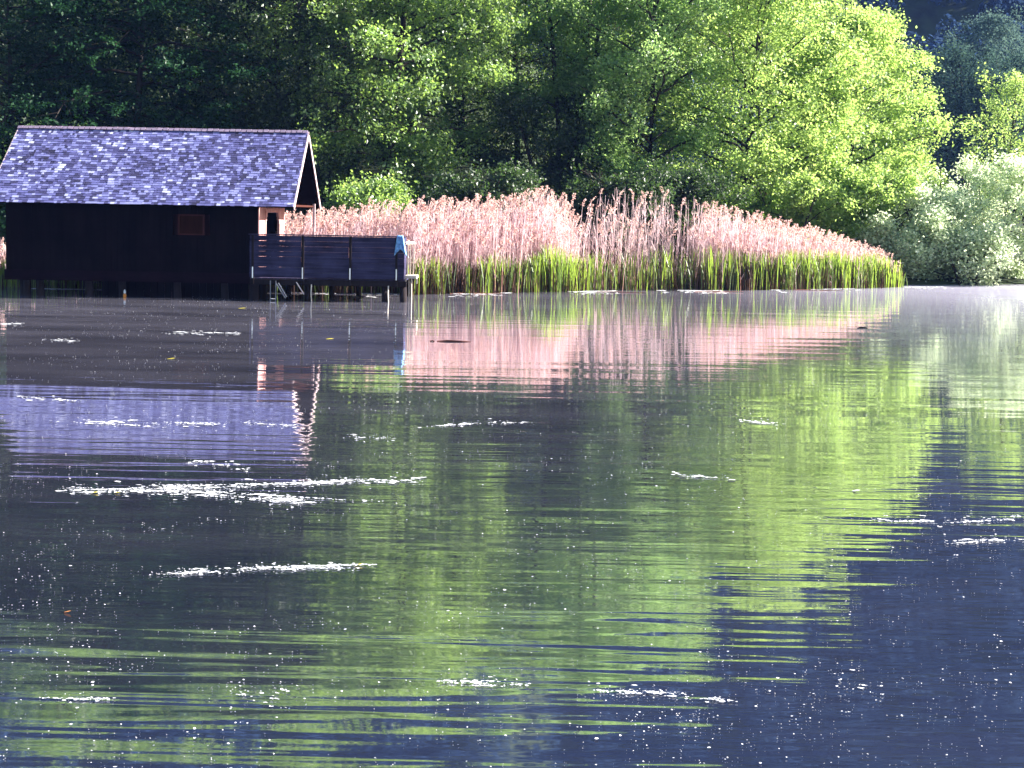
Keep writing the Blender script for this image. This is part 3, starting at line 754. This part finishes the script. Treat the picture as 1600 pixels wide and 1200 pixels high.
# ladder under the jetty
ld = empty('metal_ladder', tuple(at(430, 455, 28.7)), 'slender pale metal ladder hanging into the water under the left part of the jetty', 'ladder')
ld.location.z = 0; O3 = Vector(ld.location)
def seg(name, pa, pb, r, mat, par, OO, n_=6):
    q = MB(); q.tube([Vector(pa) - OO, Vector(pb) - OO], r, n_); return q.build(name, mat, par, True)
def A(px, py, Y): return at(px, py, Y)
seg('rail', (A(422.5, 440, 28.75).x, 28.75, .5), (A(422.5, 440, 28.75).x, 28.75, -.6), .014, M['metal'], ld, O3)
seg('rail', (A(431, 440, 28.75).x, 28.75, .5), (A(431, 440, 28.75).x, 28.75, -.6), .014, M['metal'], ld, O3)
for a_, b_ in (((431, 442), (446, 466)), ((435, 442), (448, 464)), ((463, 441), (475, 460))):
    seg('strut', A(*a_, 28.78), A(*b_, 28.78), .016, M['metal'], ld, O3)
for z in (.05,): seg('rung', (A(422.5, 440, 28.75).x, 28.75, z), (A(431, 440, 28.75).x, 28.75, z), .012, M['metal'], ld, O3)
# stairs with handrails at the right end
st = empty('bathing_steps', (-2.6, 29.2, 0), 'pale wooden bathing steps with thin handrails at the right end of the jetty', 'steps'); O4 = Vector(st.location)
zb = A(640, 430, 29.2).z; zt = A(640, 381, 29.2).z
for px, Y in ((637, 29.0), (641, 29.25), (646, 29.5)):
    x = A(px, 400, Y).x; q = MB(); q.box(*[tuple(Vector(v) - O4) for v in ((x - .012, Y - .012, zb), (x + .012, Y + .012, zt))]); q.build('handrail', M['pale_wood'], st)
x0, x1 = A(634, 382, 29.0).x, A(647, 382, 29.5).x
q = MB(); q.tube([Vector((x0, 28.95, zt + .02)) - O4, Vector((x1, 29.55, zt + .02)) - O4], .03, 4); q.build('handrail_cap', M['pale_wood'], st)
q = MB(); x0 = A(633, 434, 29.0).x; x1 = A(653, 430, 29.4).x
q.box(*[tuple(Vector(v) - O4) for v in ((x0, 28.95, zb - .07), (x1, 29.55, zb - .0))]); q.build('step_board', M['pale_wood'], st)
for px in (634, 643, 651):
    x = A(px, 436, 29.0).x; q = MB(); q.box(*[tuple(Vector(v) - O4) for v in ((x - .015, 29.0, zb - .2), (x + .015, 29.03, zb - .07))]); q.build('support', M['pale_wood'], st)
for px in (639, 643):
    x = A(px, 436, 29.1).x; q = MB(); q.tube([Vector((x, 29.1, zb - .07)) - O4, Vector((x + .01, 29.1, -.7)) - O4], .015, 6); q.build('rail', M['pale_wood'], st)
# thin pale poles added as the sunlit right edges of piles
for px, lab in ((486.5, 'thin pale pole added as sunlit edge of the jetty pile below the second railing post'), (606.5, 'thin pale pole added as sunlit edge of the jetty pile near the right end')):
    x = A(px, 455, 28.85).x
    q = MB(); q.tube([(0, 0, -.7), (.02, 0, -.1), (0, 0, .2), (.01, 0, .42)], .016, 6); o = q.build('sunlit_pile_edge', M['pale_wood'], None, True); o.location = (x, 28.8, 0); tag(o, lab, 'pole', 'added sunlit pile edges at the jetty')
# towel hung over the railing
tw = []; nu, nv_ = 9, 12
cx = A(625, 370, 28.8).x
for j in range(nv_ + 1):
    for i in range(nu + 1):
        u = i / nu - .5; t = j / nv_
        width = .09 + .22 * t ** 1.1
        s_ = t * .62 - .10           # over the cap: back side first
        if s_ < 0: yy, zz = JY0 + .06 , RT + .045 + s_ * 1.0
        elif s_ < .1: yy, zz = JY0 + .065 - s_ * 1.35, RT + .05
        else: yy, zz = JY0 - .075 - .01 * math.sin(u * 20), RT + .05 - (s_ - .1) * (.78 + .42 * abs(u) * 2)
        fold = .022 * math.sin(u * 19 + .5) * min(1, t * 1.6)
        tw.append((cx + u * width + .015 * t, yy - fold - .01, zz))
Q = [(j*(nu+1)+i, j*(nu+1)+i+1, (j+1)*(nu+1)+i+1, (j+1)*(nu+1)+i) for j in range(nv_) for i in range(nu)]
me = np_mesh('towel', np.array(tw) - np.array([cx, JY0, 0]), Q, smooth=True)
o = link('towel', me, M['towel']); o.location = (cx, JY0, 0); tag(o, 'light blue towel hanging over the right end of the jetty railing', 'towel')
md = o.modifiers.new('thick', 'SOLIDIFY'); md.thickness = .008

# ------------------------------------------------------------------ things on the water
def flakes(name, pts, sizes, mat, label, cat, stretch=2.2, zz=.004, parent=None):
    n_ = len(pts); rg = np.random.default_rng(n_)
    K = 6; a = np.linspace(0, 2 * math.pi, K, endpoint=False)[None, :] + rg.uniform(0, 1, (n_, 1))
    rad = sizes[:, None] * rg.uniform(.55, 1.0, (n_, K)) * .5
    st_ = rg.uniform(1, stretch, (n_, 1))
    V = np.zeros((n_, K, 3)); V[:, :, 0] = pts[:, 0:1] + np.cos(a) * rad * st_; V[:, :, 1] = pts[:, 1:2] + np.sin(a) * rad
    V[:, :, 2] = zz + rg.uniform(0, .004, (n_, 1)) + rg.uniform(0, .004, (n_, K))
    o = link(name, np_mesh(name, V.reshape(-1, 3), np.arange(n_ * K).reshape(n_, K)), mat, parent)
    tag(o, label, cat, kind='stuff'); return o
rg = np.random.default_rng(9)
rafts = [
 ([(110, 769), (280, 765), (480, 756), (660, 751)], 900, 5, 'long double streak of white fluff in front of the boathouse reflection, upper strand'),
 ([(230, 768), (300, 770), (400, 780), (480, 786)], 800, 6, 'lower strand of the long white fluff streak, slanting down to the right'),
 ([(270, 896), (400, 890), (480, 888), (560, 886)], 420, 3.5, 'thin white fluff streak in the left foreground water'),
 ([(700, 1068), (770, 1070), (832, 1075)], 240, 4, 'white fluff streak in the foreground below the green reflection'),
 ([(930, 1082), (1010, 1083), (1135, 1097)], 90, 3, 'broken fluff line trailing right of the foreground streak'),
 ([(1360, 814), (1480, 816), (1600, 811)], 170, 3, 'dotted fluff line near the right edge over the blue reflection'),
 ([(1490, 850), (1540, 846), (1600, 845)], 110, 3, 'short fluff streak at the right edge below the dotted line'),
 ([(35, 621), (60, 624), (105, 627)], 90, 2.5, 'small fluff patch at the left edge over the roof reflection'),
 ([(380, 661), (420, 664), (465, 667)], 80, 2, 'fluff line over the right end of the roof reflection'),
 ([(120, 657), (200, 660), (360, 663)], 60, 4, 'scattered fluff flakes across the roof reflection'),
 ([(695, 666), (750, 661), (805, 661)], 90, 1.6, 'fine arc of fluff in the middle of the lake'),
 ([(550, 684), (620, 686)], 50, 3, 'short fluff dash left of the fine arc'),
 ([(1045, 741), (1100, 747)], 50, 3, 'pair of fluff dashes right of the middle'),
 ([(1160, 658), (1215, 663)], 60, 3, 'small fluff clump right of the middle near the far water'),
 ([(290, 722), (355, 727), (390, 734)], 50, 3, 'faint fluff dashes below the roof reflection'),
 ([(0, 507), (30, 506)], 60, 1.5, 'fluff patch at the left edge near the boathouse'),
 ([(65, 531), (125, 533)], 50, 1.5, 'narrow fluff dash before the boathouse piles'),
 ([(275, 520), (375, 522)], 50, 1.5, 'narrow fluff dash before the middle of the boathouse'),
 ([(360, 1085), (455, 1090)], 70, 12, 'loose cluster of bright dots in the left foreground'),
 ([(110, 1094), (180, 1096)], 40, 1.5, 'thin white line in the bottom left foreground'),
 ([(1310, 1076), (1380, 1080)], 60, 12, 'loose cluster of bright dots in the right foreground'),
]
for path, cnt, spread, lab in rafts:
    pa = np.array(path, float); out = []
    span = abs(pa[-1, 0] - pa[0, 0]); nf = int(max(3, span / 9 * (1.6 if cnt > 400 else (.9 if cnt > 200 else .5))))
    for q_ in range(nf):
        f = rg.random() * (len(path) - 1); i = min(int(f), len(path) - 2); c = pa[i] * (1 - (f - i)) + pa[i + 1] * (f - i)
        c = c + np.array([0, rg.normal(0, spread * .55)])
        L_ = rg.lognormal(2.9, .55) if spread < 8 else rg.uniform(2, 9)
        sl_ = (pa[i + 1, 1] - pa[i, 1]) / (pa[i + 1, 0] - pa[i, 0]) * .8 + rg.normal(0, .008)
        k_ = int(max(2, L_ * rg.uniform(.25, 1.1))); t = rg.normal(0, .42, k_) * L_
        out.append(np.stack([c[0] + t, c[1] + t * sl_ + rg.normal(0, .45, k_)], 1))
    k_ = int(span * .35); t = rg.random(k_); out.append(np.stack([pa[0, 0] + t * (pa[-1, 0] - pa[0, 0]), np.interp(pa[0, 0] + t * (pa[-1, 0] - pa[0, 0]), pa[:, 0], pa[:, 1]) + rg.normal(0, spread * 1.3, k_)], 1))
    pp = np.concatenate(out)
    W = np.array([tuple(onwater(a, b)) for a, b in pp]); sc = W[:, 1] * .0011
    sz = np.clip(rg.lognormal(0, .5, len(W)) * sc * .85, .004, .06)
    flakes('floating_fluff', W, sz, M['foam'], lab, 'floating fluff', 4)
# shore scum along reeds
pts = []
for k in range(2600):
    X = rg.uniform(-7, 20) if k % 3 else rg.uniform(2, 9); 
    if mnoise.noise(Vector((X * .6, 4, 1))) + .6 * mnoise.noise(Vector((X * 2.3, 9, 1))) < .02: continue
    pts.append((X, shore(X) - abs(rg.normal(0, .16)) - (rg.random() < .25) * rg.uniform(0, 1.3), 0))
pts = np.array(pts); flakes('shore_scum', pts, rg.uniform(.03, .10, len(pts)), M['foam'], 'pale line of pollen scum along the foot of the reeds', 'pollen scum', 3.5)
pts = np.array([(rg.uniform(-13.2, -9.9), 31.6 - abs(rg.normal(0, .1)), 0) for k in range(300)])
flakes('shore_scum', pts, rg.uniform(.03, .08, len(pts)), M['foam'], 'pale scum line seen between the boathouse piles', 'pollen scum', 3)
# specks everywhere (seeds and pollen), real sizes 4 to 20 mm
n_ = 34000
Yv = 4.0 + 28 * rg.random(n_) ** 1.7; Xv = rg.uniform(-.5, .5, n_) * Yv
keep = np.array([mnoise.noise(Vector((a * .5, b * .8, 7))) for a, b in zip(Xv, Yv)]) + .8 * np.array([mnoise.noise(Vector((a * 2.2, b * 3.5, 17))) for a, b in zip(Xv, Yv)]) + rg.normal(0, .3, n_) > .22
pts = np.stack([Xv, Yv, np.zeros(n_)], 1)[keep]
flakes('floating_seeds', pts, np.clip(rg.lognormal(0, .55, len(pts)) * .0027 * (1 + pts[:, 1] * .05), .0018, .018), M['foam'], 'countless tiny white seeds and pollen grains scattered on the lake', 'seeds', 1.8)
# yellow leaves
for px, py, lab in ((147, 771, 'yellow leaf at the left tip of the long fluff streak'), (183, 771, 'second yellow leaf right of the one at the streak tip'),
                    (267, 561, 'yellow leaf on the dark boathouse reflection'), (378, 482, 'yellow leaf just before the boathouse piles'),
                    (105, 958, 'orange yellow leaf alone in the left foreground'), (515, 530, 'yellow leaf below the jetty'),
                    (560, 884, 'yellow leaf at the right end of the thin foreground streak'), (1337, 768, 'pale leaf alone on the bright green reflection at right')):
    p_ = onwater(px, py); s_ = .0024 * p_.y
    q = [(-s_*1.5, 0, .003), (-s_*.6, -s_*.8, .008), (s_*.7, -s_*.7, .012), (s_*1.7, 0, .016), (s_*.6, s_*.8, .012), (-s_*.7, s_*.7, .006)]
    o = link('floating_leaf', np_mesh('floating_leaf', q, [(0, 1, 2, 3, 4, 5)]), M['orange'] if px == 105 else (M['foam'] if px == 1337 else M['yellow']))
    o.location = (p_.x, p_.y, 0); o.rotation_euler = (0, 0, rr.uniform(-.5, .5)); tag(o, lab, 'leaf', 'leaves floating on the lake')
# sticks
p_ = onwater(709, 534); q = MB(); q.tube([(-.30, 0, .0), (-.12, .01, .012), (.1, -.005, .008), (.30, .01, .0)], [.016, .02, .018, .01], 6); q.tube([(-.42, 0, .004), (-.37, 0, .012), (-.34, .0, 0)], .012, 6)
o = q.build('floating_stick', M['dark_red'], None, True); o.location = (p_.x, p_.y, 0); tag(o, 'reddish brown stick floating before the pink reed reflection', 'stick')
p_ = onwater(1348, 513); q = MB(); q.tube([(-.12, 0, 0), (-.05, 0, .012), (.05, .01, .01), (.11, 0, 0)], [.008, .018, .016, .006], 6)
o = q.build('floating_bark', M['black_wood'], None, True); o.location = (p_.x, p_.y, 0); tag(o, 'small dark piece of bark floating at the right before the reeds', 'bark')
p_ = onwater(199, 463)
q = MB(); q.tube([(0, 0, -.03), (0, 0, .02), (0, 0, .06), (0, 0, .09)], [.02, .045, .04, .012], 6)
o = empty('mooring_float', (p_.x, p_.y - .2, 0), 'small white and orange float in front of the boathouse', 'float')
q.build('body', M['orange'], o, True); q = MB(); q.tube([(0, 0, .09), (0, 0, .15), (0, 0, .19)], [.03, .028, .008], 6); q.build('top', M['foam'], o, True)

# ------------------------------------------------------------------ haze
HAZE = .0002
if HAZE:
    m, n, L = newmat('haze_air')
    pv = n.new('ShaderNodeVolumePrincipled'); pv.inputs['Color'].default_value = (.2, .36, 1, 1); pv.inputs['Density'].default_value = HAZE
    o = n.new('ShaderNodeOutputMaterial'); L.new(pv.outputs[0], o.inputs['Volume'])
    q = MB(); q.box((-245, -90, -3), (475, 485, 440)); o = q.build('haze', m); tag(o, 'blue haze hanging over the lake and the far hillside', 'haze', kind='stuff')
